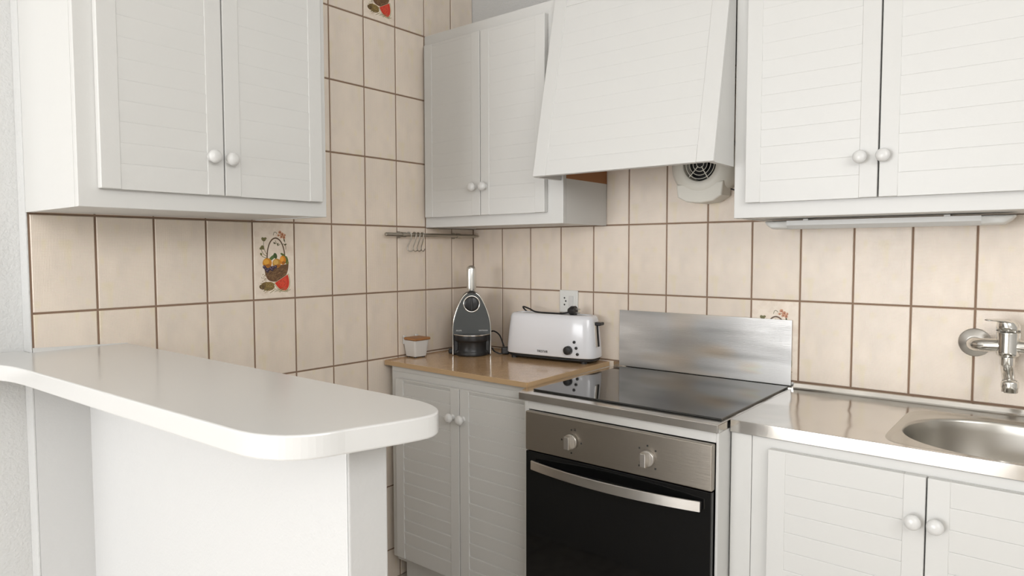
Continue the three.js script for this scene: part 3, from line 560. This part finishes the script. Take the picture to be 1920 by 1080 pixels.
// ---------------------------------------------------------------- things on the worktop
const TOP = -0.2549;
{
  const m = thing('coffee_machine', 'dark grey capsule coffee machine with upright chrome lever in the corner', 'coffee machine', [0.165, TOP, 0.191], 0.764);
  const half = [[0.075, 0.0], [0.0755, 0.06], [0.075, 0.106], [0.070, 0.1455], [0.057, 0.187], [0.0425, 0.218], [0.03, 0.237], [0.017, 0.247]];
  const spline = new THREE.SplineCurve(half.map(p => new THREE.Vector2(...p))).getPoints(40).map(p => [p.x, p.y]);
  const outline = [...spline.map(p => [-p[0], p[1]]).reverse(), ...spline].map(p => p);
  put('body', prism(outline.slice().reverse().map(p => [p[0] * 0.98, p[1] * 0.99]), 0.115, 0.008, 3).translate(0, 0.001, -0.092), M.black, m);
  const plate = outline.filter(p => p[1] > 0.084).map(p => [p[0] * 0.955, p[1] * 0.985]);
  const w84 = 0.0755 * 0.955; const pl = []; for (let i = 0; i <= 16; i++) { const u = i / 16 * 2 - 1; pl.push([u * w84, 0.084 - 0.006 * (1 - u * u)]); }
  put('front_plate', prism([...pl, ...plate.slice().sort((a, b) => Math.atan2(a[1] - 0.15, a[0]) - Math.atan2(b[1] - 0.15, b[0])).filter(p => p[1] > 0.09).sort((a, b) => b[0] - a[0] || 0)], 0.006, 0.0015, 2).translate(0, 0, 0.0225), M.graphite, m);
  for (const s of [-1, 1]) put('chrome_strip', tube(spline.map(p => [s * p[0] * 0.985, Math.max(p[1] * 0.99, 0.003), 0.0245]), 0.0032, 60, 8), M.chrome, m);
  put('lip', tube(pl.map(p => [p[0] * 0.95, 0.0825, 0.0085 + Math.sqrt(Math.max(0, 0.0703 ** 2 - Math.min(Math.abs(p[0]), 0.0675) ** 2))]), 0.0025, 40, 8), M.chrome, m);
  put('water_drum', lathe([[0.0001, 0.0], [0.064, 0.0], [0.066, 0.003], [0.066, 0.016], [0.0585, 0.02], [0.0585, 0.052], [0.0675, 0.057], [0.0695, 0.062], [0.0695, 0.079], [0.067, 0.082], [0.0001, 0.082]], 56), M.black, m, [0, 0.0005, 0.008]);
  put('drum_lid', lathe([[0.0001, 0.0865], [0.04, 0.086], [0.066, 0.0845], [0.0695, 0.083], [0.0695, 0.0815], [0.0001, 0.0815]], 56), M.graphite, m, [0, 0.0003, 0.008]);
  const d = sub('dial', m, [0, 0.203, 0.0282]);
  put('ring', new THREE.TorusGeometry(0.031, 0.0032, 12, 48), M.chrome, d);
  put('disc', lathe([[0.0001, 0.006], [0.022, 0.005], [0.029, 0.002], [0.029, 0], [0.0001, 0]], 40).rotateX(Math.PI / 2), M.black, d);
  put('grip', box(-0.004, 0.004, -0.026, 0.026, 0.003, 0.013, 0.002), M.black, d);
  put('lever', loft([{ y: 0.243, rx: 0.013, rz: 0.011 }, { y: 0.253, rx: 0.016, rz: 0.013 }, { y: 0.262, rx: 0.019, rz: 0.015 }, { y: 0.31, rx: 0.0195, rz: 0.0155 }, { y: 0.338, rx: 0.0195, rz: 0.0155 }, { y: 0.346, rx: 0.017, rz: 0.0135 }, { y: 0.351, rx: 0.011, rz: 0.009 }, { y: 0.353, rx: 0.004, rz: 0.004 }], 36), M.lever_chrome, m, [0, 0, -0.012]);
  put('lettering', [lettering('KRUPS', 0.0052).translate(-0.0505, 0.098, 0.0286), lettering('NESPRESSO', 0.0048).translate(0.0455, 0.098, 0.0286)], M.grey_print, m);
  put('power_cord', tube([[0.06, 0.06, -0.07], [0.085, 0.085, -0.055], [0.11, 0.075, -0.03], [0.124, 0.045, -0.01], [0.13, 0.015, 0.01], [0.115, 0.0045, 0.025], [0.09, 0.012, 0.01], [0.082, 0.022, -0.01]], 0.003, 60, 8), M.black, m);
  put('plug', box(0.118, 0.15, 0.001, 0.03, 0.0, 0.03, 0.006), M.black, m);
  put('foot', box(-0.092, -0.07, 0.0005, 0.02, -0.05, -0.01, 0.006), M.black, m);
}
{
  const t = thing('toaster', 'long white toaster with black knob and its plug lying on top', 'toaster', [0.489, TOP, 0.084], 0.11);
  const r = (y, rx, rz, n = 4.2) => ({ y, rx, rz, n });
  put('body', loft([r(0.018, 0.186, 0.060), r(0.022, 0.1895, 0.0635), r(0.05, 0.1885, 0.063), r(0.12, 0.182, 0.0575), r(0.158, 0.177, 0.053), r(0.168, 0.1735, 0.049), r(0.1735, 0.167, 0.042), r(0.1745, 0.158, 0.033), r(0.174, 0.152, 0.026, 6), r(0.150, 0.150, 0.024, 6)], 96), M.appliance_white, t);
  put('slot', box(-0.147, 0.147, 0.151, 0.1525, -0.02, 0.02), M.black_matte, t);
  put('slot_guard', [box(-0.146, 0.146, 0.152, 0.171, -0.019, -0.017), box(-0.146, 0.146, 0.152, 0.171, 0.017, 0.019), box(-0.146, 0.146, 0.152, 0.17, -0.001, 0.001)], M.satin, t);
  put('base', loft([r(0.006, 0.178, 0.054), r(0.009, 0.182, 0.058), r(0.0185, 0.185, 0.0605)], 80), M.black, t);
  for (const [x, z] of [[-0.15, 0.04], [0.15, 0.04], [-0.15, -0.04], [0.15, -0.04]]) put('foot', cyl(0.012, 0.008, 20), M.black, t, [x, 0.004, z]);
  const face = y => 0.063 - (y - 0.05) * 0.0786;
  const dial = put('knob', lathe([[0.0001, 0.016], [0.013, 0.0155], [0.0155, 0.013], [0.0165, 0], [0.0001, 0]], 36).rotateX(Math.PI / 2), M.black, t, [0.098, 0.048, 0.0625]);
  for (const [x, y] of [[0.120, 0.079], [0.129, 0.058], [0.135, 0.036]]) put('button', lathe([[0.0001, 0.004], [0.004, 0.0037], [0.0052, 0.0025], [0.0056, 0], [0.0001, 0]], 20).rotateX(Math.PI / 2), M.black, t, [x, y, face(y) - 0.0008]);
  put('lettering', lettering('TRISTAR', 0.0085), M.dark_print, t, [-0.012, 0.036, 0.0636]);
  put('lever_slot', box(0.1835, 0.1885, 0.06, 0.15, -0.005, 0.005).rotateZ(0), M.black_matte, t).rotation.z = 0.085;
  t.children.at(-1).position.set(0.0085, -0.0145, 0);
  put('lever_guide', box(0.184, 0.1885, 0.06, 0.15, 0.008, 0.022, 0.001), M.satin, t).rotation.z = 0.085;
  t.children.at(-1).position.set(0.0075, -0.0145, 0);
  put('lever', box(0.174, 0.204, 0.139, 0.151, -0.017, 0.017, 0.004), M.black, t);
  put('power_cord', tube([[-0.13, 0.158, -0.045], [-0.155, 0.184, -0.035], [-0.148, 0.192, -0.02], [-0.11, 0.186, -0.006], [-0.08, 0.1775, 0.004], [0.0, 0.1765, 0.018], [0.05, 0.178, 0.022], [0.078, 0.183, 0.022]], 0.0032, 60, 8), M.black, t);
  const pg = [lathe([[0.0001, 0.0], [0.008, 0.001], [0.012, 0.006], [0.0175, 0.014], [0.0185, 0.03], [0.017, 0.032], [0.0001, 0.032]], 28).rotateZ(-Math.PI / 2).translate(0.07, 0.189, 0.014)];
  const plug = put('plug', pg, M.black, t);
  put('plug_pins', [cyl(0.0024, 0.019, 12).rotateZ(Math.PI / 2).translate(0.11, 0.196, 0.014), cyl(0.0024, 0.019, 12).rotateZ(Math.PI / 2).translate(0.11, 0.182, 0.014)], M.satin, t);
}
{
  const j = thing('sugar_jar', 'small square white jar with a wooden lid at the left end of the worktop', 'jar', [0.043, TOP, 0.377], -0.06);
  put('pot', loft([{ y: 0.004, rx: 0.027, rz: 0.027, n: 7 }, { y: 0.0055, rx: 0.0295, rz: 0.0295, n: 9 }, { y: 0.066, rx: 0.036, rz: 0.036, n: 12 }, { y: 0.067, rx: 0.0355, rz: 0.0355, n: 12 }, { y: 0.066, rx: 0.0325, rz: 0.0325, n: 10 }, { y: 0.02, rx: 0.0285, rz: 0.0285, n: 8 }], 96), M.white_gloss, j);
  for (const [x, z] of [[-1, -1], [1, -1], [1, 1], [-1, 1]]) put('foot', cyl(0.006, 0.0045, 12), M.black, j, [x * 0.02, 0.0023, z * 0.02]);
  put('lid', box(-0.028, 0.042, 0.0675, 0.078, -0.039, 0.039, 0.004), M.wood, j);
  put('hinge_bracket', [box(-0.038, -0.029, 0.05, 0.083, 0.024, 0.036, 0.002), box(-0.038, -0.029, 0.05, 0.083, -0.036, -0.024, 0.002)], M.white_gloss, j);
  put('hinge_pin', cyl(0.003, 0.076, 12).rotateX(Math.PI / 2), M.satin, j, [-0.0335, 0.074, 0]);
}

renderer.render(scene, camera);
